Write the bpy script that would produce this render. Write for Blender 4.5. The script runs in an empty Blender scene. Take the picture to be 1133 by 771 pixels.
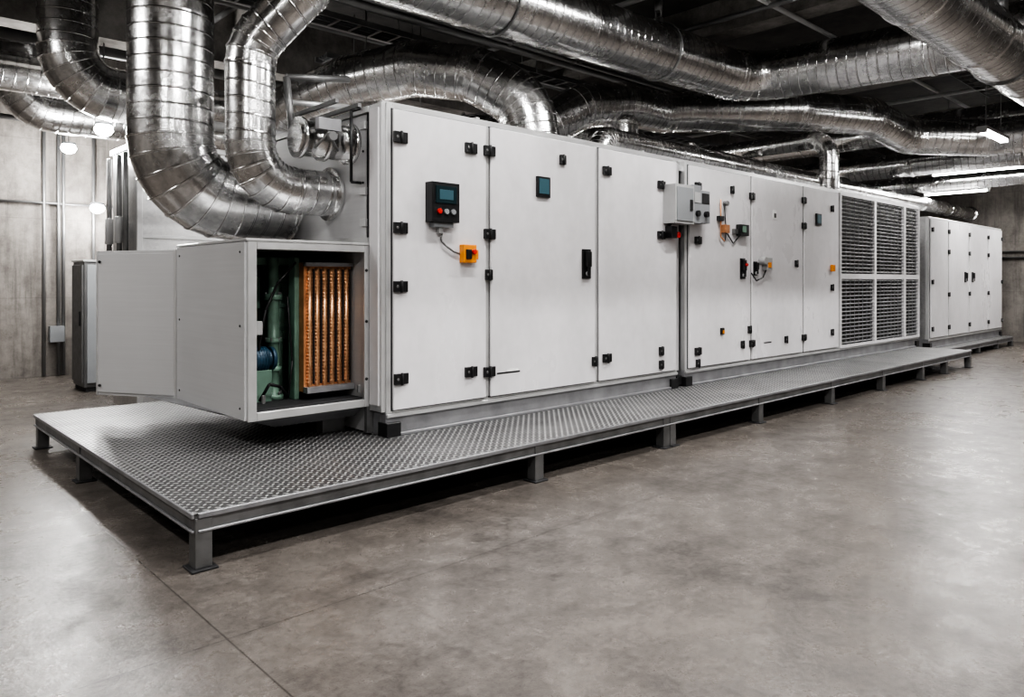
import bpy, bmesh, math, random
from mathutils import Vector, Matrix
random.seed(4)
S = bpy.context.scene
try:
    S.view_settings.view_transform = 'AgX'
    S.view_settings.look = 'AgX - High Contrast'
except Exception as e:
    print(e)

# ------------------------------------------------------------ materials
class NB:
    def __init__(s, name):
        s.m = bpy.data.materials.new(name); s.m.use_nodes = True
        s.nt = s.m.node_tree; s.b = s.nt.nodes['Principled BSDF']
    def n(s, t, **k):
        x = s.nt.nodes.new(t)
        for a, v in k.items(): setattr(x, a, v)
        return x
    def l(s, a, b): s.nt.links.new(a, b)
    def setin(s, sock, v):
        if isinstance(v, bpy.types.NodeSocket): s.l(v, sock)
        else: sock.default_value = v
    def math(s, op, a, b=0.0, c=None, clamp=False):
        x = s.n('ShaderNodeMath', operation=op, use_clamp=clamp)
        s.setin(x.inputs[0], a); s.setin(x.inputs[1], b)
        if c is not None: s.setin(x.inputs[2], c)
        return x.outputs[0]
    def coord(s, w='Object'): return s.n('ShaderNodeTexCoord').outputs[w]
    def noise(s, scale, detail=4, rough=.55, vec=None, stretch=None):
        x = s.n('ShaderNodeTexNoise'); x.inputs['Scale'].default_value = scale
        x.inputs['Detail'].default_value = detail; x.inputs['Roughness'].default_value = rough
        v = vec or s.coord()
        if stretch:
            mp = s.n('ShaderNodeMapping'); mp.inputs['Scale'].default_value = stretch
            s.l(v, mp.inputs[0]); v = mp.outputs[0]
        s.l(v, x.inputs['Vector']); return x.outputs['Fac']
    def mr(s, v, a, b, c, d):
        x = s.n('ShaderNodeMapRange'); s.setin(x.inputs[0], v)
        for i, q in enumerate((a, b, c, d)): s.setin(x.inputs[1+i], q)
        return x.outputs[0]
    def mix(s, f, a, b, mode='MIX'):
        x = s.n('ShaderNodeMix', data_type='RGBA', blend_type=mode)
        s.setin(x.inputs[0], f)
        for sock, v in ((x.inputs[6], a), (x.inputs[7], b)):
            if isinstance(v, bpy.types.NodeSocket): s.l(v, sock)
            else: sock.default_value = (*v, 1)
        return x.outputs[2]
    def bump(s, h, strength=.3, dist=.01):
        x = s.n('ShaderNodeBump'); x.inputs['Strength'].default_value = strength
        x.inputs['Distance'].default_value = dist
        s.l(h, x.inputs['Height']); s.l(x.outputs[0], s.b.inputs['Normal'])
    def base(s, v):
        if isinstance(v, bpy.types.NodeSocket): s.l(v, s.b.inputs['Base Color'])
        else: s.b.inputs['Base Color'].default_value = (*v, 1)
    def set(s, name, v): s.setin(s.b.inputs[name], v)

def paint(name, col, rough=.45, metal=0., var=.12, scale=3.):
    N = NB(name)
    f = N.mr(N.noise(scale, 5), .3, .7, 0, 1)
    N.base(N.mix(f, tuple(c*(1-var) for c in col), tuple(min(1, c*(1+var*.4)) for c in col)))
    N.set('Metallic', metal)
    N.set('Roughness', N.mr(N.noise(scale*4, 3), .3, .7, rough*.85, min(1, rough*1.15)))
    return N.m

def emit(name, col, st):
    N = NB(name); N.base(col); N.b.inputs['Emission Color'].default_value = (*col, 1)
    N.set('Emission Strength', st); return N.m

def galv(name, spiral, lo=.50, hi=.93, r0=.15, r1=.30):
    N = NB(name)
    v = N.n('ShaderNodeTexVoronoi'); v.inputs['Scale'].default_value = 34
    N.l(N.coord(), v.inputs['Vector'])
    sep = N.n('ShaderNodeSeparateColor'); N.l(v.outputs['Color'], sep.inputs[0])
    big = N.noise(2.2, 6, .6)
    k = N.math('ADD', N.math('MULTIPLY', sep.outputs[0], .24), N.math('MULTIPLY', big, .8))
    col = N.mix(N.mr(k, .25, .80, 0, 1), (lo, lo, lo*1.01), (hi, hi*.995, hi*.985))
    h = N.math('MULTIPLY', N.noise(2.6, 1, .4), .7)
    if spiral:
        uv = N.n('ShaderNodeSeparateXYZ'); N.l(N.coord('UV'), uv.inputs[0])
        ph = N.math('FRACT', N.math('ADD', N.math('DIVIDE', uv.outputs[1], .125), uv.outputs[0]))
        d = N.math('ABSOLUTE', N.math('SUBTRACT', ph, .5))
        ridge = N.mr(d, 0., .06, 1, 0)
        h = N.math('ADD', h, N.math('MULTIPLY', ridge, .6))
        edge = N.mr(N.math('ABSOLUTE', N.math('SUBTRACT', d, .06)), 0, .03, .85, 0)
        col = N.mix(edge, col, (.10, .10, .105))
    N.base(col); N.set('Metallic', 1.0)
    N.set('Roughness', N.mr(N.math('ADD', N.math('MULTIPLY', N.noise(5, 5), .8), N.math('MULTIPLY', sep.outputs[1], .2)), .3, .7, r0, r1))
    N.bump(h, .4, .012)
    return N.m

def concrete_floor():
    N = NB('polished_concrete_floor')
    co = N.coord(); s = N.n('ShaderNodeSeparateXYZ'); N.l(co, s.inputs[0])
    a = N.noise(.8, 8, .65); b = N.noise(3.6, 10, .78); c = N.noise(30, 5, .7)
    k = N.math('ADD', N.math('MULTIPLY', a, .4), N.math('ADD', N.math('MULTIPLY', b, .5), N.math('MULTIPLY', c, .30)))
    col = N.mix(N.mr(k, .50, .72, 0, 1), (.056, .049, .044), (.180, .160, .144))
    st = N.mr(N.noise(1.7, 9, .8), .54, .68, 0, .45)
    col = N.mix(st, col, (.235, .214, .196))
    spk = N.mr(N.noise(60, 4, .65), .59, .67, 0, .75)
    col = N.mix(spk, col, (.030, .026, .023))
    def joint(sock, off, sp):
        f = N.math('FRACT', N.math('DIVIDE', N.math('SUBTRACT', sock, off), sp))
        d = N.math('MINIMUM', f, N.math('SUBTRACT', 1.0, f))
        return N.math('LESS_THAN', d, .0035/sp)
    j = N.math('MAXIMUM', joint(s.outputs[0], 1.25, 3.49), joint(s.outputs[1], -2.6, 5.7))
    col = N.mix(N.math('MULTIPLY', j, .7), col, (.02, .017, .015))
    N.base(col)
    N.set('Roughness', N.mr(N.math('ADD', N.math('MULTIPLY', a, .4), N.math('MULTIPLY', b, .6)), .38, .62, .44, .18))
    N.set('Specular IOR Level', .45)
    h = N.math('SUBTRACT', N.math('ADD', N.math('MULTIPLY', c, .6), N.math('MULTIPLY', b, .7)), N.math('MULTIPLY', j, 1.))
    N.bump(h, .30, .012)
    return N.m

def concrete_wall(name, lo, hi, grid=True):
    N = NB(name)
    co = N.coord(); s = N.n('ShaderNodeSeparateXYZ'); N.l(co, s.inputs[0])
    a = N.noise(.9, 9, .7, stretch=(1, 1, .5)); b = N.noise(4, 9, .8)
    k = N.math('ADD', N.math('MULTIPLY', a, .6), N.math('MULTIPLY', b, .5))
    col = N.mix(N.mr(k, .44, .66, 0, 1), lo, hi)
    h = N.math('MULTIPLY', b, .4)
    if grid:
        hx = N.math('ADD', s.outputs[0], s.outputs[1])
        def jn(sock, sp, w):
            f = N.math('FRACT', N.math('DIVIDE', sock, sp)); d = N.math('MINIMUM', f, N.math('SUBTRACT', 1., f))
            return N.math('LESS_THAN', d, w/sp)
        j = N.math('MAXIMUM', jn(hx, 2.44, .005), jn(s.outputs[2], 1.25, .005))
        drip = N.mr(N.noise(5, 7, .75, stretch=(1, 1, .08)), .50, .68, 0, .65)
        col = N.mix(drip, col, tuple(c*.5 for c in lo))
        col = N.mix(N.math('MULTIPLY', j, .3), col, tuple(c*.4 for c in lo))
        h = N.math('SUBTRACT', h, N.math('MULTIPLY', j, .3))
    N.base(col); N.set('Roughness', .8); N.bump(h, .4, .012)
    return N.m

def tread():
    N = NB('tread_plate_steel')
    mp = N.n('ShaderNodeMapping'); mp.inputs['Scale'].default_value = (22, 22, 22)
    mp.inputs['Rotation'].default_value = (0, 0, math.radians(45))
    N.l(N.coord(), mp.inputs[0]); s = N.n('ShaderNodeSeparateXYZ'); N.l(mp.outputs[0], s.inputs[0])
    fx = N.math('SUBTRACT', N.math('FRACT', s.outputs[0]), .5); fy = N.math('SUBTRACT', N.math('FRACT', s.outputs[1]), .5)
    par = N.math('FRACT', N.math('MULTIPLY', N.math('ADD', N.math('FLOOR', s.outputs[0]), N.math('FLOOR', s.outputs[1])), .5))
    par = N.math('GREATER_THAN', par, .25)
    inv = N.math('SUBTRACT', 1., par)
    a = N.math('ADD', N.math('MULTIPLY', fx, par), N.math('MULTIPLY', fy, inv))
    b = N.math('ADD', N.math('MULTIPLY', fy, par), N.math('MULTIPLY', fx, inv))
    e = N.math('ADD', N.math('POWER', N.math('DIVIDE', N.math('ABSOLUTE', a), .46), 2.), N.math('POWER', N.math('DIVIDE', N.math('ABSOLUTE', b), .19), 2.))
    lug = N.mr(e, .4, 1.1, 1, 0)
    n = N.mr(N.noise(1.6, 6, .6), .3, .7, 0, 1)
    col = N.mix(n, (.085, .085, .087), (.20, .20, .20))
    N.base(N.mix(lug, col, (.74, .74, .73))); N.set('Metallic', .7)
    N.set('Roughness', N.mr(n, 0, 1, .5, .34)); N.bump(lug, 1., .014)
    return N.m

def white_panel():
    N = NB('white_powder_coat')
    a = N.noise(1.1, 7, .6, stretch=(1, 1, .5)); b = N.noise(9, 5)
    k = N.math('ADD', N.math('MULTIPLY', a, .8), N.math('MULTIPLY', b, .2))
    col = N.mix(N.mr(k, .36, .60, 0, 1), (.56, .55, .558), (.69, .675, .688))
    sp = N.mr(N.noise(38, 3, .7), .71, .77, 0, .6)
    N.base(N.mix(sp, col, (.30, .25, .21)))
    N.set('Roughness', N.mr(a, .3, .7, .38, .25)); N.bump(a, .05, .02)
    return N.m

m_floor = concrete_floor(); m_wall = concrete_wall('board_marked_concrete', (.075, .067, .060), (.225, .207, .19))
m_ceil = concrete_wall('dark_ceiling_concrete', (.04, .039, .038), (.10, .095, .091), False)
m_beam = concrete_wall('beam_concrete', (.10, .094, .088), (.27, .255, .24), False)
m_sp = galv('spiral_galvanised_duct', True); m_gore = galv('gored_galvanised_elbow', False)
m_band = galv('duct_coupling_band', False, .6, .95, .12, .25)
m_sheet = galv('galvanised_sheet', False, .5, .68, .34, .5)
def brushed():
    N = NB('brushed_metal_cladding')
    g = N.noise(60, 3, .5, stretch=(.02, .02, 1.)); b = N.noise(.9, 3, .5)
    N.base(N.mix(N.math('ADD', N.math('MULTIPLY', g, .35), N.math('MULTIPLY', b, .65)), (.44, .44, .445), (.64, .64, .645)))
    N.set('Metallic', .35); N.set('Roughness', .42); return N.m
m_box = brushed()
m_panel = white_panel()
m_alu = paint('aluminium_profile', (.62, .62, .62), .36, .6)
m_steel = paint('grey_steel_frame', (.20, .20, .20), .42, .6, .35, 6)
m_base = paint('base_channel_steel', (.30, .30, .31), .42, .5, .3, 5)
m_black = paint('black_plastic', (.012, .012, .013), .38)
m_dark = paint('dark_gasket', (.025, .025, .027), .7)
m_grey = paint('grey_enclosure', (.25, .26, .27), .4)
m_lgrey = paint('light_grey_enclosure', (.38, .38, .38), .4)
m_dgrey = paint('dark_grey_cabinet', (.13, .13, .13), .45, .3)
m_orange = paint('orange_plastic', (.75, .26, .015), .4)
m_red = paint('red_plastic', (.55, .02, .015), .35)
m_green = paint('green_painted_machine', (.17, .27, .21), .4, .1, .35, 8)
m_dgreen = paint('dark_green_panel', (.14, .23, .18), .5, .1, .35, 5)
m_blue = paint('blue_motor_paint', (.022, .06, .10), .4, .1, .35, 8)
m_copper = paint('copper_tube', (.95, .52, .29), .34, .8, .25, 15)
m_brass = paint('copper_header_plate', (.62, .30, .15), .45, .7, .25, 15)
m_screen = paint('screen_glass', (.015, .03, .035), .12)
m_screen2 = emit('lit_display', (.03, .08, .10), .1)
m_pipe = paint('grey_pipe', (.20, .20, .20), .4, .6)
m_tube = emit('lamp_tube', (1, .99, .97), 35)
m_bulb = emit('lamp_globe', (1, .99, .97), 120)
m_white = paint('white_label', (.8, .8, .78), .5)

# ------------------------------------------------------------ mesh builder
class MB:
    def __init__(s): s.v=[]; s.f=[]; s.fm=[]; s.uv=[]; s.sm=[]; s.mats=[]
    def mi(s, m):
        if m not in s.mats: s.mats.append(m)
        return s.mats.index(m)
    def face(s, idx, m, uv=None, smooth=False):
        s.f.append(idx); s.fm.append(s.mi(m)); s.uv.append(uv); s.sm.append(smooth)
    def box(s, x0, x1, y0, y1, z0, z1, m, rot=None, piv=None):
        b=len(s.v)
        P=[Vector(p) for p in ((x0,y0,z0),(x1,y0,z0),(x1,y1,z0),(x0,y1,z0),(x0,y0,z1),(x1,y0,z1),(x1,y1,z1),(x0,y1,z1))]
        if rot is not None:
            c=Vector(piv) if piv else sum(P,Vector())/8
            P=[c+rot@(p-c) for p in P]
        s.v+=P
        for q in ((0,3,2,1),(4,5,6,7),(0,1,5,4),(1,2,6,5),(2,3,7,6),(3,0,4,7)):
            s.face([b+i for i in q], m)
    def frame(s, d):
        d=d.normalized(); u=Vector((0,0,1)) if abs(d.z)<.9 else Vector((1,0,0))
        a=d.cross(u).normalized(); return a, d.cross(a).normalized()
    def rev(s, p0, p1, prof, m, n=24, cap=True):
        p0=Vector(p0); p1=Vector(p1); a,c=s.frame(p1-p0); rings=[]
        for t,r in prof:
            o=p0.lerp(p1,t); b=len(s.v)
            for i in range(n):
                w=2*math.pi*i/n; s.v.append(o+a*math.cos(w)*r+c*math.sin(w)*r)
            rings.append(b)
        for k in range(len(rings)-1):
            for i in range(n):
                j=(i+1)%n; s.face([rings[k]+i,rings[k+1]+i,rings[k+1]+j,rings[k]+j], m, None, abs(prof[k][1]-prof[k+1][1])<1e-6)
        if cap:
            s.face([rings[0]+i for i in range(n)], m); s.face([rings[-1]+i for i in reversed(range(n))], m)
    def cyl(s,p0,p1,r,m,n=16): s.rev(p0,p1,[(0,r),(1,r)],m,n)
    def tube(s, pts, r, m, n=8):
        for a,b in zip(pts,pts[1:]): s.cyl(a,b,r,m,n)
    def torus(s, c, ax, R, r, m, n=12, k=6, a0=0, a1=2*math.pi):
        c=Vector(c); a,b=s.frame(Vector(ax)); d=Vector(ax).normalized(); full=abs(a1-a0-2*math.pi)<1e-3
        st=len(s.v); N=n if full else n+1
        for i in range(N):
            w=a0+(a1-a0)*i/n; e=a*math.cos(w)+b*math.sin(w)
            for j in range(k):
                q=2*math.pi*j/k; s.v.append(c+e*(R+r*math.cos(q))+d*r*math.sin(q))
        for i in range(n):
            i2=(i+1)%N
            for j in range(k):
                j2=(j+1)%k; s.face([st+i*k+j,st+i2*k+j,st+i2*k+j2,st+i*k+j2],m,None,True)
    def make(s, name, parent=None, bevel=0., seg=1):
        me=bpy.data.meshes.new(name); me.from_pydata([tuple(v) for v in s.v],[],s.f)
        for m in s.mats: me.materials.append(m)
        ul=me.uv_layers.new(name='UVMap')
        for p,mi,uv,sm in zip(me.polygons,s.fm,s.uv,s.sm):
            p.material_index=mi; p.use_smooth=sm
            if uv:
                for li,q in zip(p.loop_indices,uv): ul.data[li].uv=q
        me.validate(); me.update()
        bm=bmesh.new(); bm.from_mesh(me); bmesh.ops.recalc_face_normals(bm,faces=bm.faces); bm.to_mesh(me); bm.free()
        o=bpy.data.objects.new(name,me); S.collection.objects.link(o)
        if bevel:
            md=o.modifiers.new('bevel','BEVEL'); md.width=bevel; md.segments=seg; md.limit_method='ANGLE'; md.angle_limit=math.radians(50)
        if parent: o.parent=parent
        return o

def empty(name):
    o=bpy.data.objects.new(name,None); o.empty_display_size=.2; S.collection.objects.link(o); return o

# ------------------------------------------------------------ ducts
def gored(pts, bend):
    pts=[Vector(p) for p in pts]; out=[(pts[0],False)]
    for i in range(1,len(pts)-1):
        a,b,c=pts[i-1],pts[i],pts[i+1]; d0=(b-a).normalized(); d1=(c-b).normalized()
        ang=d0.angle(d1)
        if ang<.12: out.append((b,False)); continue
        t=min(bend*math.tan(ang/2),(b-a).length*.49,(c-b).length*.49); R=t/math.tan(ang/2)
        nrm=(d1-d0*d0.dot(d1)).normalized(); cen=b-d0*t+nrm*R
        n=max(2,round(math.degrees(ang)/13))
        for k in range(n+1):
            w=ang*k/n; p=cen-nrm*R*math.cos(w)+d0*R*math.sin(w); out.append((p,k<n))
    out.append((pts[-1],False)); return out
def duct_into(M, pts, r, bend=None, couple=1.9, ends=True, n=40):
    g=gored(pts,bend or r*1.9); P=[p for p,_ in g]; L=0
    d=(P[1]-P[0]).normalized(); a,_=M.frame(d)
    def ring(p,nrm,a,rr):
        a=(a-nrm*a.dot(nrm)).normalized(); b=nrm.cross(a)
        return [p+(a*math.cos(2*math.pi*i/n)+b*math.sin(2*math.pi*i/n))*rr for i in range(n)], a
    def band(p,nrm,a,w=.011,h=.007,mat=m_band):
        rs=[]
        for o,rr in ((-w,r),(-w*.6,r+h),(w*.6,r+h),(w,r)):
            q,_=ring(p+nrm*o,nrm,a,rr); rs.append(len(M.v)); M.v+=q
        for k in range(3):
            for i in range(n):
                j=(i+1)%n; M.face([rs[k]+i,rs[k]+j,rs[k+1]+j,rs[k+1]+i],mat,None,False)
    nr=[]
    for i in range(len(P)):
        if i==0: q=P[1]-P[0]
        elif i==len(P)-1: q=P[-1]-P[-2]
        else: q=(P[i]-P[i-1]).normalized()+(P[i+1]-P[i]).normalized()
        nr.append(q.normalized())
    for i in range(len(P)-1):
        r0,a=ring(P[i],nr[i],a,r); s0=len(M.v); M.v+=r0
        a0=a
        r1,a=ring(P[i+1],nr[i+1],a,r); s1=len(M.v); M.v+=r1
        ln=(P[i+1]-P[i]).length; mat=m_gore if g[i][1] else m_sp
        for k in range(n):
            j=(k+1)%n; u0,u1=k/n,(k+1)/n
            M.face([s0+k,s0+j,s1+j,s1+k],mat,[(u0,L),(u1,L),(u1,L+ln),(u0,L+ln)],True)
        L+=ln
        if i>0: band(P[i],nr[i],a0)
        if not g[i][1] and ln>couple:
            c=int(ln//couple)
            for q in range(1,c+1):
                p=P[i].lerp(P[i+1],q/(c+1)); band(p,(P[i+1]-P[i]).normalized(),a0,.035,.010)
    if ends:
        for p,q in ((P[0],nr[0]),(P[-1],-nr[-1])):
            band(p+q*.02,q,a,.02,.035)
            rr,_=ring(p,q,a,r); s0=len(M.v); M.v+=rr; M.face(list(range(s0,s0+n)),m_band)
def hanger(M,x,y,z,r,top=5.29):
    M.torus((x,y,z),(1,0,0),r+.012,.012,m_pipe,28,5)
    M.box(x-.03,x+.03,y-.05,y+.05,z+r,z+r+.08,m_pipe)
    for s in (-.04,.04): M.cyl((x,y+s,z+r),(x,y+s,top),.012,m_pipe,6)
    M.cyl((x,y,z+r+.16),(x,y,z+r+.3),.05,m_pipe,10)
def duct(name, pts, r, bend=None, hang=(), **k):
    M=MB(); duct_into(M,pts,r,bend,**k)
    for h in hang: hanger(M,*h)
    return M.make(name)

# ------------------------------------------------------------ room
X0,X1,Y0,Y1,ZC=-4.,21.7,-6.,13.6,5.3
def slab(name,*a,m): M=MB(); M.box(*a,m); return M.make(name)
slab('floor',X0-.2,X1+.2,Y0-.2,Y1+.2,-.2,0,m=m_floor)
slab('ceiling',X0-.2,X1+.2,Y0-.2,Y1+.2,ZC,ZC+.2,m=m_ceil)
slab('wall_back',X0-.2,X1+.2,Y1,Y1+.2,0,ZC,m=m_wall)
slab('wall_front',X0-.2,X1+.2,Y0-.2,Y0,0,ZC,m=m_wall)
slab('wall_left',X0-.2,X0,Y0,Y1,0,ZC,m=m_wall)
slab('wall_right',X1,X1+.2,Y0,Y1,0,ZC,m=m_wall)
M=MB()
M.box(X0,X1,9.75,10.1,4.42,ZC,m_beam)
for x in (-1.,4.2,9.0,13.2,18.3): M.box(x-.18,x+.18,Y0,9.75,4.86,ZC,m_beam)
M.make('concrete_beam')

# ------------------------------------------------------------ platform
def platform(name,x0,x1,y0,y1,z,legs_f,legs_b,legs_side=()):
    M=MB(); t=.012; hh=.105
    M.box(x0,x1,y0,y1,z-t,z,m_tread)
    for ya,yb in ((y0+.004,y0+.05),(y1-.05,y1-.004)):
        M.box(x0+.004,x1-.004,ya,yb,z-hh,z-t,m_steel)
    M.box(x0+.02,x1-.02,y0-.012,y0+.004,z-.03,z-.002,m_base); M.box(x0+.02,x1-.02,y0-.012,y0+.004,z-hh,z-hh+.014,m_base)
    for xa,xb in ((x0+.004,x0+.05),(x1-.05,x1-.004)): M.box(xa,xb,y0+.05,y1-.05,z-hh,z-t,m_steel)
    M.box(x0-.012,x0+.004,y0,y1,z-.03,z-.002,m_base); M.box(x0-.012,x0+.004,y0,y1,z-hh,z-hh+.014,m_base)
    x=x0+.8
    while x<x1-.4: M.box(x,x+.05,y0+.05,y1-.05,z-.09,z-t,m_steel); x+=.8
    def leg(x,y):
        M.box(x-.045,x+.045,y-.045,y+.045,.012,z-.03,m_steel)
        M.box(x-.07,x+.07,y-.07,y+.07,0,.012,m_dark)
    for q in legs_f: leg(q,y0+.04)
    for q in legs_b: leg(q,y1-.06)
    for q in legs_side: leg(x0+.04,q)
    return M.make(name,None,.003)
m_tread=tread()
platform('steel_platform',1.41,14.73,3.93,7.87,.305,(1.46,3.96,5.60,5.70,7.32,9.1,10.73,12.3,13.4,14.65),(1.46,4,6.5,9,11.5,14.6),(6.3,))
platform('steel_platform',14.95,20.45,4.60,7.6,.22,(15.0,16.4,17.8,19.2,20.38),(15.0,17.8,20.38))

# ------------------------------------------------------------ air handling unit
FY=4.83
def section(tag,par,x0,x1,y1,z0,z1,doors,bh=.18):
    M=MB()
    M.box(x0,x1,FY+.0,FY+.07,z0,z0+bh,m_base); M.box(x0,x1,y1-.07,y1,z0,z0+bh,m_base)
    M.box(x0,x0+.07,FY+.07,y1-.07,z0,z0+bh,m_base); M.box(x1-.07,x1,FY+.07,y1-.07,z0,z0+bh,m_base)
    M.box(x0,x1,FY-.025,FY,z0,z0+.025,m_base); M.box(x0,x1,FY-.025,FY,z0+bh-.03,z0+bh,m_alu)
    for x in (x0,x1-.12): M.box(x-.006,x+.126,FY-.03,FY+.1,z0,z0+.11,m_black)
    M.make(tag+'_base_frame',par,.004)
    M=MB()
    M.box(x0+.01,x1-.01,FY+.03,y1,z0+bh,z1-.02,m_sheet)
    for x in (x0,x1-.055): M.box(x,x+.055,FY-.012,FY+.055,z0+bh,z1,m_alu)
    M.box(x0+.055,x1-.055,FY-.012,FY+.055,z1-.05,z1,m_alu); M.box(x0+.055,x1-.055,FY-.012,FY+.055,z0+bh,z0+bh+.03,m_alu)
    M.box(x0,x0+.055,y1-.05,y1+.005,z0+bh,z1,m_alu); M.box(x0,x0+.055,FY+.055,y1-.05,z1-.05,z1,m_alu)
    for a,b in zip(doors,doors[1:]): M.box((a[1]+b[0])/2-.022,(a[1]+b[0])/2+.022,FY-.020,FY+.04,z0+bh+.03,z1-.05,m_alu)
    M.make(tag+'_casing',par,.005)
    for i,(a,b) in enumerate(doors):
        M=MB(); zb=z0+bh+.02; zt=z1-.04
        M.box(a-.002,b+.002,FY-.016,FY+.03,zb-.002,zt+.002,m_dark)
        M.box(a+.008,b-.008,FY-.04,FY-.016,zb+.008,zt-.008,m_panel)
        M.make(f'{tag}_door_{i+1}',par,.006,2)
ahu=empty('air_handling_unit')
section('front_section',ahu,3.18,7.07,7.2,.305,2.90,[(3.22,4.185),(4.225,5.63),(5.675,7.03)])
section('rear_section',ahu,7.23,14.79,7.2,.305,2.90,[(7.27,8.66),(8.70,10.11),(10.15,11.30)])
M=MB(); M.box(7.07,7.23,FY+.12,7.1,.5,2.85,m_dark)
M.box(7.07,7.23,FY+.02,FY+.12,2.78,2.84,m_alu); M.box(7.10,7.2,FY+.01,FY+.12,.33,.43,m_black)
M.box(7.075,7.12,FY+.0,FY+.12,.5,2.85,m_alu)
M.make('section_joint',ahu)
M=MB()
M.box(3.145,3.18,4.835,5.01,.50,2.9,m_alu)
M.box(3.13,3.145,4.86,4.985,.55,2.86,m_panel)
M.box(3.15,3.18,5.06,7.14,1.86,2.84,m_box)
M.box(3.14,3.18,5.02,7.18,2.85,2.9,m_alu); M.box(3.14,3.18,5.02,7.18,1.80,1.86,m_alu)
M.box(3.15,3.18,5.02,7.18,.32,.56,m_box)
M.box(3.148,3.152,5.02,5.05,1.86,2.85,m_dark)
for z in (2.72,2.2,1.95): M.box(3.125,3.15,5.04,5.12,z,z+.06,m_alu)
M.box(3.12,3.18,5.0,5.04,.32,.56,m_steel)
for z in (2.0,2.3,2.55,2.75):
    for y in (5.1,7.0): M.cyl((3.14,y,z),(3.15,y,z),.01,m_dark,8)
M.make('end_panel',ahu,.004)
M=MB()
GX=[(11.38,12.66),(12.74,14.0),(14.07,14.72)]; GZ=[(.53,1.55),(1.63,2.83)]
M.box(11.34,14.76,FY-.006,FY+.03,.49,2.87,m_black)
for x in (11.34,12.66,14.0,14.72): 
    w={11.34:.04,12.66:.08,14.0:.07,14.72:.04}[x]; M.box(x,x+w,FY-.05,FY,.49,2.87,m_panel)
for z,w in ((.49,.04),(1.55,.08),(2.83,.04)): M.box(11.38,14.72,FY-.048,FY,z,z+w,m_panel)
R=Matrix.Rotation(math.radians(-30),3,'X')
for a,b in GX:
    for c,d in GZ:
        z=c+.03
        while z<d-.02:
            M.box(a,b,FY-.042,FY-.012,z,z+.006,m_lgrey,R); z+=.060
        x=a+.16
        while x<b-.03: M.box(x,x+.005,FY-.05,FY-.044,c,d,m_grey); x+=.16
M.make('louvre_grille',ahu)
def hinge(M,x,z,w=.13,h=.085,y=FY-.04):
    M.box(x-w/2,x-.006,y-.028,y,z-h/2,z+h/2,m_black); M.box(x+.006,x+w/2,y-.022,y,z-h/2,z+h/2,m_black)
    M.cyl((x,y-.026,z-h/2-.006),(x,y-.026,z+h/2+.006),.012,m_black,10)
    M.cyl((x-w*.3,y-.032,z),(x-w*.3,y-.026,z),.012,m_pipe,8)
def handle(M,x,z,w=.10,h=.27,y=FY-.04):
    M.box(x-w/2,x+w/2,y-.02,y,z-h/2,z+h/2,m_black)
    M.box(x-w*.28,x+w*.28,y-.055,y-.02,z-h*.1,z+h*.42,m_black)
    M.box(x-w*.2,x+w*.2,y-.05,y-.04,z-h*.4,z-h*.05,m_black); M.cyl((x,y-.03,z-h*.33),(x,y-.018,z-h*.33),.022,m_lgrey,12)
M=MB()
for x,z in ((3.285,2.635),(3.285,1.93),(3.285,1.473),(3.29,.754),(4.0,2.638),(4.0,.75),(4.206,2.64),(4.209,1.922),(4.206,.733),
            (5.79,2.63),(5.79,.738),(6.72,2.57),(6.716,2.02),(7.44,1.99),(7.44,.70),(7.44,2.62),
            (8.68,.719),(8.68,2.60),(10.13,2.655),(10.13,2.296),(10.13,.721)): hinge(M,x,z)
for x,z in ((4.20,1.57),(5.135,2.667),(6.72,.75),(6.72,.60),(7.44,.56),(8.2,2.64),(8.45,.72),(9.9,1.76),(9.6,.72),(11.05,1.42),(11.05,.75),(11.05,2.6),(5.60,.72),(8.62,.9)): hinge(M,x,z,.08,.09)
M.make('door_hinges',ahu,.003)
M=MB()
handle(M,5.473,1.684,.12,.29); handle(M,8.445,1.674,.11,.26); handle(M,8.76,1.678,.08,.18)
M.make('door_handles',ahu,.006,2)
y=FY-.04
M=MB()
M.box(3.53,3.81,y-.09,y,1.99,2.31,m_black); M.box(3.565,3.775,y-.097,y-.088,2.14,2.28,m_screen); M.box(3.60,3.74,y-.1,y-.096,2.17,2.25,m_screen2)
for i in range(3): M.cyl((3.60+i*.07,y-.108,2.075),(3.60+i*.07,y-.088,2.075),.022,(m_red,m_grey,m_grey)[i],12)
M.box(3.57,3.77,y-.06,y,1.95,1.99,m_grey)
M.box(3.64,3.68,y-.04,y,1.90,1.95,m_lgrey)
c=[(3.65+.02*math.sin(i*1.3)+.03*i*.4,y-.02,1.95-.028*i) for i in range(6)]+[(3.80,y-.02,1.76),(3.87,y-.02,1.74)]
M.tube(c,.008,m_pipe)
M.make('control_panel',ahu,.008,2)
M=MB()
M.box(3.88,4.02,y-.06,y,1.67,1.82,m_orange); M.box(3.90,3.96,y-.075,y-.06,1.70,1.78,m_black); M.cyl((3.985,y-.085,1.76),(3.985,y-.06,1.76),.022,m_red,12)
M.box(4.02,4.06,y-.04,y,1.70,1.78,m_orange)
M.box(11.0,11.07,y-.05,y,1.66,1.76,m_orange)
M.box(7.93,7.99,y-.03,y,.87,.95,m_black); M.box(7.94,7.98,y-.04,y-.03,.88,.92,m_orange)
M.make('isolator_switch',ahu,.006,2)
M=MB()
for x,z,w,h in ((4.866,2.385,.17,.19),(10.58,2.41,.16,.17)):
    M.box(x-w/2,x+w/2,y-.025,y,z-h/2,z+h/2,m_black); M.box(x-w/2+.02,x+w/2-.02,y-.029,y-.024,z-h/2+.03,z+h/2-.02,m_screen2)
M.box(9.24,9.33,y-.01,y,2.34,2.46,m_white); M.box(9.255,9.315,y-.013,y-.01,2.36,2.42,m_black)
M.box(4.30,4.58,y-.004,y,.70,.715,m_black); M.box(4.42,4.56,y-.004,y,.715,.735,m_white)
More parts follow.
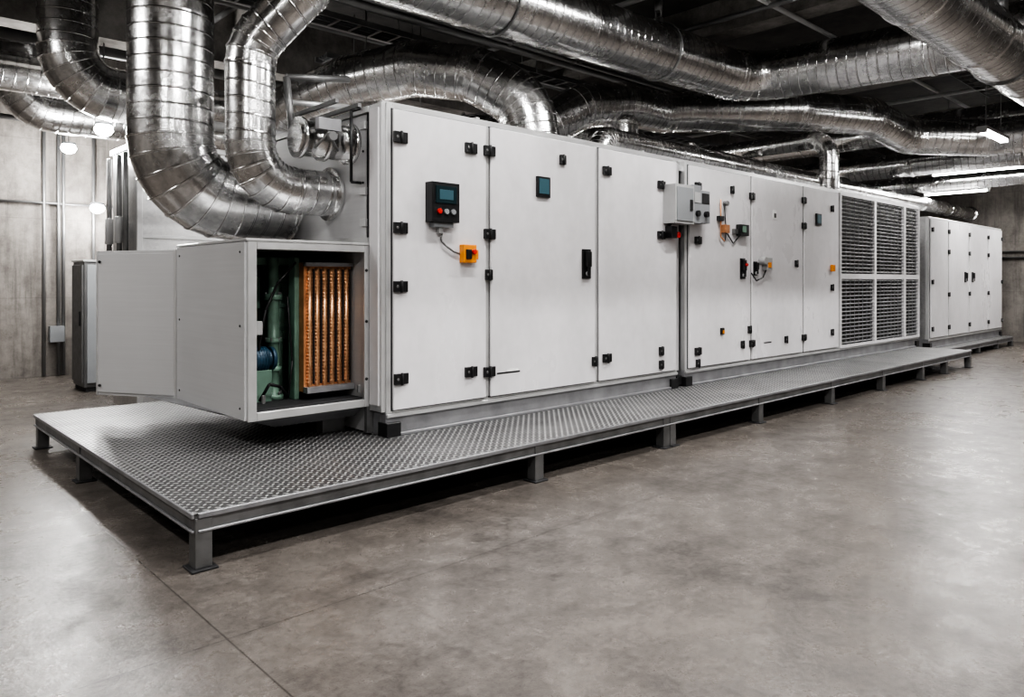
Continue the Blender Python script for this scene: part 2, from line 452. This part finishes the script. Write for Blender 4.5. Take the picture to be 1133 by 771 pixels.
M.box(9.0,9.2,y-.004,y,.70,.715,m_black)
M.make('display_and_labels',ahu,.002)
M=MB()
M.box(6.76,7.13,y-.16,y,2.15,2.58,m_lgrey); M.box(6.79,7.10,y-.17,y-.16,2.18,2.55,m_grey)
M.box(7.03,7.08,y-.18,y-.17,2.3,2.42,m_black)
M.box(7.14,7.30,y-.14,y+.0,2.17,2.60,m_grey); M.box(7.31,7.50,y-.13,y,2.18,2.55,m_grey)
for i in range(2): M.cyl((7.22+i*.18,y-.17,2.28),(7.22+i*.18,y-.13,2.28),.035,m_black,14)
M.box(7.16,7.28,y-.146,y-.14,2.4,2.52,m_lgrey); M.box(7.33,7.48,y-.136,y-.13,2.4,2.52,m_black)
M.box(6.80,6.9,y-.09,y,1.99,2.12,m_black); M.cyl((6.94,y-.09,2.03),(6.94,y,2.03),.035,m_red,14)
M.tube([(6.85,y-.03,2.15),(6.85,y-.03,2.08)],.015,m_black)
M.make('electrical_box',ahu,.008,2)
M=MB()
M.tube([(7.90,y-.03,2.50),(7.90,y-.03,2.05),(7.99,y-.03,2.0)],.009,m_brass); M.tube([(7.98,y-.03,2.46),(8.02,y-.03,2.1),(7.99,y-.03,2.0)],.007,m_black)
M.box(7.85,7.95,y-.05,y,2.24,2.30,m_black); M.box(7.96,8.06,y-.06,y,2.10,2.2,m_brass); M.cyl((8.02,y-.06,2.46),(8.02,y,2.46),.03,m_pipe)
M.box(8.30,8.50,y-.07,y,2.08,2.22,m_black); M.box(8.33,8.42,y-.08,y-.07,2.12,2.2,m_green); M.box(8.2,8.29,y-.04,y,2.10,2.16,m_pipe)
M.cyl((8.45,y-.08,1.72),(8.45,y-.05,1.72),.02,m_red,10)
M.cyl((8.90,y-.09,1.78),(8.90,y,1.78),.05,m_lgrey); M.box(8.95,9.1,y-.07,y,1.66,1.82,m_lgrey); M.box(8.98,9.06,y-.08,y-.07,1.69,1.76,m_orange)
M.tube([(8.62,y-.03,1.62),(8.75,y-.03,1.52),(8.92,y-.03,1.56),(9.0,y-.03,1.66)],.009,m_black)
M.tube([(8.06,y-.02,2.1),(8.2,y-.02,1.98),(8.35,y-.02,2.08)],.008,m_black)
M.make('sensors_and_cables',ahu,.004)
M=MB()
M.box(3.2,14.7,4.9,4.94,2.9,2.93,m_alu)
for i in range(9): M.box(4.2+i*1.2,4.24+i*1.2,4.95,5.0,2.9,2.96,m_alu)
M.make('roof_rail',ahu)

far=empty('air_handling_unit')
section('far_section',far,15.38,20.35,7.2,.22,2.75,[(15.42,16.42),(16.46,17.76),(17.80,19.15),(19.19,20.31)],.18)
M=MB()
for x in (16.44,17.78,19.17):
    for z in (.6,1.25,2.1,2.5): hinge(M,x,z,.10,.08)
handle(M,17.5,1.6,.09,.22); handle(M,18.0,1.6,.09,.22)
for z in (.6,1.5,2.5): hinge(M,15.47,z,.08,.08); hinge(M,20.26,z,.08,.08)
M.make('far_hardware',far,.003)

# ------------------------------------------------------------ opened service box
sb=empty('coil_access_box')
bx0,bx1,by0,by1,bz0,bz1=2.17,3.14,5.02,6.36,.55,1.785
M=MB()
M.box(bx0,bx1,by0,by1,bz0,bz0+.035,m_box); M.box(bx0,bx1,by0,by1,bz1-.035,bz1,m_box)
M.box(bx0,bx0+.03,by0+.0,by1,bz0+.035,bz1-.035,m_box)
M.box(bx0,bx1,by1-.03,by1,bz0+.035,bz1-.035,m_box)
M.box(bx1-.02,bx1,by0,by1-.03,bz0+.035,bz1-.035,m_box)
M.make('box_shell',sb,.004)
M=MB()
M.box(bx0-.012,bx0+.055,by0-.025,by0,bz0-.02,bz1+.01,m_alu); M.box(bx1-.045,bx1,by0-.025,by0,bz0-.02,bz1+.01,m_alu)
M.box(bx0+.055,bx1-.045,by0-.025,by0,bz1-.045,bz1+.01,m_alu); M.box(bx0+.055,bx1-.045,by0-.025,by0,bz0-.02,bz0+.04,m_alu)
M.box(bx0-.025,bx1,by0-.03,by1,bz1+.01,bz1+.03,m_alu)
for x in (bx0+.10,bx1-.10):
    M.box(x-.012,x+.012,by0-.04,by0-.02,bz0+.1,bz0+.16,m_pipe)
for z in (.75,1.2,1.6): M.cyl((bx1-.03,by0-.035,z),(bx1-.03,by0-.02,z),.012,m_black,8)
M.make('front_rim',sb,.004)
M=MB()
M.box(bx0-.03,bx0,by0-.01,by1-.005,bz0-.01,bz1+.005,m_box)
for z in (.62,1.2,1.72):
    for yy in (5.08,6.28): M.cyl((bx0-.036,yy,z),(bx0-.03,yy,z),.009,m_dark,8)
M.make('side_panel',sb,.006,2)
M=MB()
a=Vector((2.15,6.37,0)); b=Vector((1.73,7.10,0)); L=(b-a).length; ang=math.atan2(b.y-a.y,b.x-a.x)
M.box(0,L,-.035,.0,.535,1.775,m_box); M.box(.02,L-.02,0,.012,.56,1.75,m_box)
M.box(.0,.03,-.045,.01,.535,1.775,m_alu); M.box(L-.015,L,-.045,.01,.535,1.775,m_alu)
for z in (.62,1.68): M.cyl((L-.05,.012,z),(L-.05,.03,z),.012,m_black,8)
o=M.make('hinged_panel',sb,.004); o.location=(a.x,a.y,0); o.rotation_euler=(0,0,ang)
M=MB()
v=[(2.17,5.05,.545),(3.13,5.05,.545),(3.13,6.9,.545),(1.95,6.9,.545),(2.45,5.2,.43),(3.13,5.2,.43),(3.13,6.7,.43),(2.3,6.7,.43)]
M.v+=[Vector(p) for p in v]
for q in ((0,1,2,3),(4,5,6,7),(0,1,5,4),(1,2,6,5),(2,3,7,6),(3,0,4,7)): M.face(list(q),m_base)
M.box(2.9,3.1,5.3,5.4,.305,.44,m_steel); M.box(2.9,3.1,6.4,6.5,.305,.44,m_steel)
M.make('drain_tray',sb)
M=MB()
M.box(2.21,3.11,5.86,5.90,.59,1.74,m_dgreen)
M.box(2.205,2.225,5.06,5.85,.60,1.74,m_lgrey)
M.box(2.20,3.11,5.05,6.3,.585,.60,m_dark)
M.rev((2.56,5.45,.60),(2.56,5.45,1.70),[(0,.075),(.03,.075),(.03,.042),(.2,.042),(.2,.06),(.23,.06),(.23,.042),(.4,.042),(.4,.062),(.43,.062),(.43,.045),(.7,.045),(.7,.066),(.74,.066),(.74,.04),(1,.04)],m_green,18)
for q in (.63,1.05,1.4): 
    for i in range(6): M.cyl((2.56+.06*math.cos(i),5.45+.06*math.sin(i),q),(2.56+.06*math.cos(i),5.45+.06*math.sin(i),q+.03),.008,m_pipe,6)
M.rev((2.46,5.60,.60),(2.46,5.60,1.72),[(0,.03),(1,.03)],m_green,12)
M.rev((2.68,5.62,.60),(2.68,5.62,1.6),[(0,.04),(.5,.04),(.5,.03),(1,.03)],m_green,14)
M.box(2.60,2.84,5.60,5.84,1.05,1.62,m_green); M.box(2.66,2.70,5.30,5.40,.60,1.70,m_dgreen)
for z in (1.12,1.3,1.5):
    M.box(2.62,2.82,5.585,5.60,z,z+.03,m_dgreen); M.cyl((2.66,5.57,z+.06),(2.66,5.6,z+.06),.015,m_lgrey,8)
M.box(2.40,2.52,5.6,5.84,1.3,1.55,m_dgreen); M.box(2.30,2.75,5.50,5.56,1.64,1.70,m_green)
M.rev((2.34,5.42,.92),(2.54,5.42,.92),[(0,.05),(.1,.085),(.15,.095),(.7,.095),(.7,.07),(.85,.07),(.85,.09),(1,.09)],m_blue,20)
for i in range(5): M.torus((2.38+i*.022,5.42,.92),(1,0,0),.095,.006,m_blue,20,5)
M.box(2.36,2.50,5.35,5.49,.60,.84,m_dgreen)
M.tube([(2.35,5.25,1.0),(2.38,5.2,1.3),(2.5,5.25,1.5),(2.66,5.28,1.66)],.010,m_black)
M.tube([(2.62,5.32,.62),(2.64,5.30,.9),(2.62,5.34,1.4)],.008,m_black)
M.tube([(2.38,5.3,.62),(2.42,5.22,.75),(2.52,5.25,.72),(2.6,5.3,.64)],.012,m_black)
M.box(2.30,2.36,5.2,5.26,1.12,1.22,m_lgrey); M.box(2.28,2.34,5.3,5.4,1.35,1.5,m_pipe)
M.make('pump_assembly',sb,.003)
M=MB()
M.box(2.70,3.11,5.23,5.46,.66,1.66,m_brass)
for c in range(6):
    x=2.745+c*.064
    M.box(x+.029,x+.035,5.205,5.23,.72,1.61,m_dark)
    for r in range(33):
        z=.735+r*.0265
        M.torus((x,5.232,z),(0,0,1),.0165,.0095,m_copper,12,8)
    M.cyl((x,5.222,.70),(x,5.222,1.62),.016,m_copper,10)
M.box(2.70,3.11,5.17,5.24,.655,.70,m_base); M.box(2.70,3.11,5.19,5.24,1.63,1.66,m_base)
M.make('copper_coil',sb)

# ------------------------------------------------------------ ducts
duct('spiral_duct',[(2.13,6.45,5.25),(2.13,6.45,2.21),(3.15,6.45,2.21)],.335,.5)
duct('spiral_duct',[(3.3,5.05,4.55),(2.75,5.33,3.78),(2.444,5.61,3.35),(2.444,5.61,2.25),(3.15,5.61,2.25)],.19,.36)
duct('spiral_duct',[(1.2,5.45,4.26),(6.1,5.45,4.33),(9.75,5.45,4.42),(9.95,1.2,4.32),(9.95,-2.5,4.32)],.34,.6,hang=((7.6,5.45,4.37,.34),(4.9,5.45,4.31,.34)))
duct('spiral_duct',[(4.6,2.07,3.83),(13.6,2.07,3.83),(13.6,2.07,5.25)],.29,hang=((8.8,2.07,3.83,.29),(12,2.07,3.83,.29)))
duct('spiral_duct',[(4.25,9.05,3.12),(4.3,8.85,3.66),(4.75,8.0,3.96),(5.2,7.3,4.08),(5.65,6.7,3.98),(6.02,6.2,3.6),(6.10,6.1,2.91)],.33,.5)
duct('spiral_duct',[(6.5,7.9,3.5),(7.2,7.1,3.6),(7.8,6.9,3.98),(8.6,6.8,4.12),(9.5,6.72,4.12),(11.3,5.45,4.22),(12.7,4.9,4.25),(13.9,4.7,4.05),(14.5,3.6,3.95),(14.55,-2.,3.95)],.31,.5)
duct('spiral_duct',[(8.55,6.78,3.83),(8.55,6.78,2.91)],.24)
duct('spiral_duct',[(6.9,5.8,2.91),(6.9,5.8,3.25),(21.6,5.8,3.25)],.15,.22)
duct('spiral_duct',[(10.0,6.6,3.45),(15.7,6.6,3.45)],.22)
duct('spiral_duct',[(12.8,6.6,3.22),(12.8,6.6,2.91)],.14)
duct('spiral_duct',[(11.9,9.6,3.83),(11.9,5.2,3.83),(11.9,5.2,2.91)],.15,.3)
duct('spiral_duct',[(7.6,8.55,4.05),(11.5,8.55,4.05)],.28)
duct('spiral_duct',[(16.2,11,3.9),(16.2,-5.9,3.9)],.25)
duct('spiral_duct',[(17.7,11,3.65),(17.7,-5.9,3.65)],.19)
duct('spiral_duct',[(19.0,11,4.0),(19.0,-5.9,4.0)],.26)
duct('spiral_duct',[(15.3,11,4.42),(15.3,-5.9,4.42)],.26)
duct('spiral_duct',[(1.98,9.3,5.25),(1.98,9.3,3.65),(3.2,9.3,3.65),(3.2,9.3,3.12)],.3,.45)
duct('spiral_duct',[(-3.9,10.5,4.0),(12,10.5,4.0)],.22)
duct('spiral_duct',[(1.84,11.4,5.25),(1.84,11.4,3.75),(9,11.4,3.75)],.25,.4)
M=MB()
M.rev((2.66,5.30,2.63),(3.15,5.30,2.63),[(0,.12),(.04,.12),(.04,.16),(.10,.16),(.10,.14),(.45,.14),(.45,.165),(.52,.165),(.52,.14),(.92,.14),(.92,.17),(1,.17)],m_band,28)
M.box(2.76,2.95,5.10,5.16,2.68,2.77,m_base); M.cyl((2.86,5.06,2.63),(2.86,5.17,2.63),.035,m_pipe)
M.tube([(2.74,5.13,2.53),(2.94,5.11,2.77)],.010,m_pipe); M.tube([(2.94,5.13,2.53),(2.78,5.11,2.77)],.010,m_pipe)
M.tube([(3.14,5.7,2.62),(2.85,5.7,2.66),(2.80,5.72,3.2),(3.4,5.75,3.3)],.03,m_pipe,10)
M.tube([(3.14,5.9,2.7),(2.95,5.9,2.74),(2.92,5.92,3.05),(3.5,5.92,3.1)],.025,m_alu,10)
M.tube([(3.14,5.12,2.3),(3.05,5.12,2.3),(3.05,5.12,2.86),(3.3,5.15,2.96),(3.9,5.3,2.96)],.012,m_black,8)
for x in (2.9,3.1): M.box(x,x+.03,5.1,5.9,2.9,2.93,m_pipe)
M.make('inline_fan')

M=MB()
M.box(2.59,5.0,8.92,9.9,.02,3.06,m_sheet)
for x in (2.57,4.95): M.box(x,x+.06,8.89,8.95,0,3.1,m_alu)
M.box(2.57,5.01,8.89,8.95,3.04,3.1,m_alu); M.box(2.56,2.61,8.95,9.9,3.04,3.1,m_alu)
for z in (1.0,2.0): M.box(2.57,5.0,8.90,8.93,z,z+.04,m_alu)
for yy in (9.1,9.35,9.75): M.tube([(2.51,yy,1.7),(2.51,yy,2.98)],.028,m_pipe,10)
M.tube([(2.51,9.05,1.7),(2.51,9.8,1.7)],.028,m_pipe,10)
for yy in (9.2,9.6): M.cyl((2.47,yy,1.95),(2.47,yy,2.25),.045,m_lgrey,12)
M.make('ventilation_plenum',None,.004)
M=MB()
M.box(2.6,3.2,11.3,11.9,.06,1.78,m_dgrey); M.box(2.62,3.18,11.32,11.88,0,.06,m_dark)
M.box(2.63,3.17,11.27,11.3,.12,1.74,m_grey); M.box(2.575,2.6,11.33,11.87,.12,1.74,m_dgrey)
M.box(2.56,2.575,11.4,11.43,.9,1.1,m_black); M.box(2.58,3.22,11.28,11.92,1.78,1.81,m_alu)
M.make('electrical_cabinet',None,.005)
M=MB()
for x in (2.55,2.75,2.82,3.25): M.cyl((x,13.54,0.02),(x,13.54,4.4),.025,m_pipe,10)
M.cyl((1.9,13.54,2.75),(3.6,13.54,2.75),.02,m_pipe,8)
M.box(2.62,2.82,13.46,13.59,.55,.8,m_grey)
M.make('electrical_conduit')
M=MB()
M.cyl((21.64,3.9,0.02),(21.64,3.9,4.4),.03,m_pipe,10); M.cyl((21.64,-5,2.1),(21.64,8,2.1),.025,m_pipe,8); M.cyl((21.64,-5,2.25),(21.64,8,2.25),.02,m_pipe,8)
M.make('electrical_conduit')

M=MB()
def tray(x0,x1,y,z,w=.3):
    M.box(x0,x1,y,y+.015,z,z+.07,m_pipe); M.box(x0,x1,y+w,y+w+.015,z,z+.07,m_pipe)
    x=x0+.1
    while x<x1: M.box(x,x+.03,y,y+w,z,z+.015,m_pipe); x+=.28
    for i in range(3): M.cyl((x0,y+.06+i*.07,z+.03),(x1,y+.06+i*.07,z+.03),.018,m_dark,6)
    x=x0+.6
    while x<x1: M.cyl((x,y,z),(x,y,ZC-.01),.008,m_pipe,5); M.cyl((x,y+w,z),(x,y+w,ZC-.01),.008,m_pipe,5); x+=2.2
tray(2.6,14.9,7.6,4.55); tray(4.9,14.9,8.85,4.5); tray(10.4,14.9,3.3,4.72,.4)
M.make('cable_tray')
M=MB()
for yy,z,r in ((8.4,4.77,.05),(8.55,4.77,.04),(7.5,4.76,.06),(7.35,4.77,.03),(6.3,4.81,.04),(11.0,4.6,.07),(12.0,4.4,.05),(12.5,4.5,.04),(12.8,3.9,.04),(7.1,3.0,.045),(4.3,4.81,.03),(2.9,4.79,.05),(2.7,4.79,.03)):
    M.cyl((2.6 if yy<9.5 else -3.9,yy,z),(21.6,yy,z),r,m_lgrey if yy in (7.1,2.9,8.4,4.3) else m_pipe,10)
for x,z in ((10.9,4.78),(11.1,4.78),(12.1,4.74),(14.2,4.75),(16.8,4.5),(19.6,4.4),(20.4,4.2),(6.9,4.78),(3.6,4.8),(8.2,4.78)):
    M.cyl((x,-5.9,z),(x,9.7,z),.035,m_lgrey if x in (11.1,6.9,14.2) else m_pipe,8)
M.make('overhead_pipework')

# ------------------------------------------------------------ lights
def tube_lamp(x,y,z,axis='X',L=1.25,power=90,rods=True):
    M=MB(); h=L/2
    if axis=='X': bx=(x-h,x+h,y-.07,y+.07); e=Vector((h-.03,0,0)); off=Vector((0,.035,0))
    else: bx=(x-.07,x+.07,y-h,y+h); e=Vector((0,h-.03,0)); off=Vector((.035,0,0))
    M.box(*bx,z,z+.05,m_lgrey); c=Vector((x,y,z-.022))
    for s in (-1,1): M.cyl(c-e+off*s,c+e+off*s,.018,m_tube,8)
    for s in (-1,1):
        q=c+e*s*1.01; M.box(q.x-.06 if axis=='Y' else q.x-.012,q.x+.06 if axis=='Y' else q.x+.012,q.y-.06 if axis=='X' else q.y-.012,q.y+.06 if axis=='X' else q.y+.012,z-.045,z,m_lgrey)
        if rods: M.cyl(Vector((x,y,z+.05))+e*s*.7,Vector((x,y,ZC-.01))+e*s*.7,.006,m_pipe,5)
    o=M.make('fluorescent_light')
    if power:
        ld=bpy.data.lights.new('lamp','AREA'); ld.shape='RECTANGLE'; ld.size=L if axis=='X' else .15; ld.size_y=.15 if axis=='X' else L
        ld.energy=power; ld.color=(1,.985,.97); lo=bpy.data.objects.new('lamp_light',ld); S.collection.objects.link(lo)
        lo.location=(x,y,z-.06); lo.parent=o
for x in (-1.,4.5,10,15.5): tube_lamp(x,-3.,4.6,'X',1.5,70)  # unseen row over the near aisle, added for general room light
for x,p in ((-2.,110),(1.8,160),(5.8,175),(11.,165),(16.8,145),(20.2,90)): tube_lamp(x,.7,4.6,'X',1.5,p)  # unseen aisle fixtures, added as the main illumination
for x in (3.4,6.8): tube_lamp(x,3.35,4.66,'X',1.5,105)  # added above the visible area to put light on the ducts
for x in (5.4,9.4,13.2): tube_lamp(x,8.0,3.25,'X',1.25,190)  # added low behind the unit, hidden from the camera, to light duct undersides
for x in (10.,16.): tube_lamp(x,12.3,3.8,'X',1.25,140)  # back lights added near the rear wall, hidden by the unit
tube_lamp(12.9,3.15,3.72,'X',1.2,80); tube_lamp(16.95,4.3,3.75,'Y',1.9,100); tube_lamp(18.35,5.2,3.5,'Y',1.3,80); tube_lamp(19.9,3.6,3.55,'Y',1.3,60)
tube_lamp(-1.5,7.0,4.5,'Y',1.4,180)  # unseen fixture left of the view, lights the left wall
def bulkhead(x,y,z,p,top):
    M=MB(); M.rev((x,y,z+.06),(x,y,z-.08),[(0,.06),(.3,.10),(.5,.105),(.8,.08),(1,.03)],m_bulb,18)
    M.rev((x,y,z+.09),(x,y,z+.05),[(0,.04),(.2,.09),(1,.095)],m_grey,18)
    if top=='wall': M.box(x-.03,x+.03,y,Y1-.005,z+.05,z+.09,m_grey)
    else: M.cyl((x,y,z+.08),(x,y,top),.008,m_pipe,6)
    o=M.make('bulkhead_light')
    ld=bpy.data.lights.new('lamp','POINT'); ld.energy=p; ld.shadow_soft_size=.12; ld.color=(1,.99,.97)
    lo=bpy.data.objects.new('lamp_light',ld); S.collection.objects.link(lo); lo.location=(x,y,z-.22); lo.parent=o
bulkhead(2.50,9.95,3.36,300,4.41)
bulkhead(2.68,12.55,3.5,170,ZC-.01); bulkhead(3.2,13.1,2.68,60,'wall')

w=bpy.data.worlds.new('World'); S.world=w; w.use_nodes=True
w.node_tree.nodes['Background'].inputs[0].default_value=(.5,.5,.52,1); w.node_tree.nodes['Background'].inputs[1].default_value=.3

# ------------------------------------------------------------ camera
cd=bpy.data.cameras.new('camera'); cam=bpy.data.objects.new('camera',cd); S.collection.objects.link(cam)
cd.sensor_width=36; cd.sensor_fit='HORIZONTAL'; cd.lens=815/1133*36; cd.shift_y=-(385.5-311)/1133
cam.location=(0,0,1.515); cam.rotation_euler=(math.radians(90),0,math.radians(46.9-90)); cd.clip_end=100
S.camera=cam
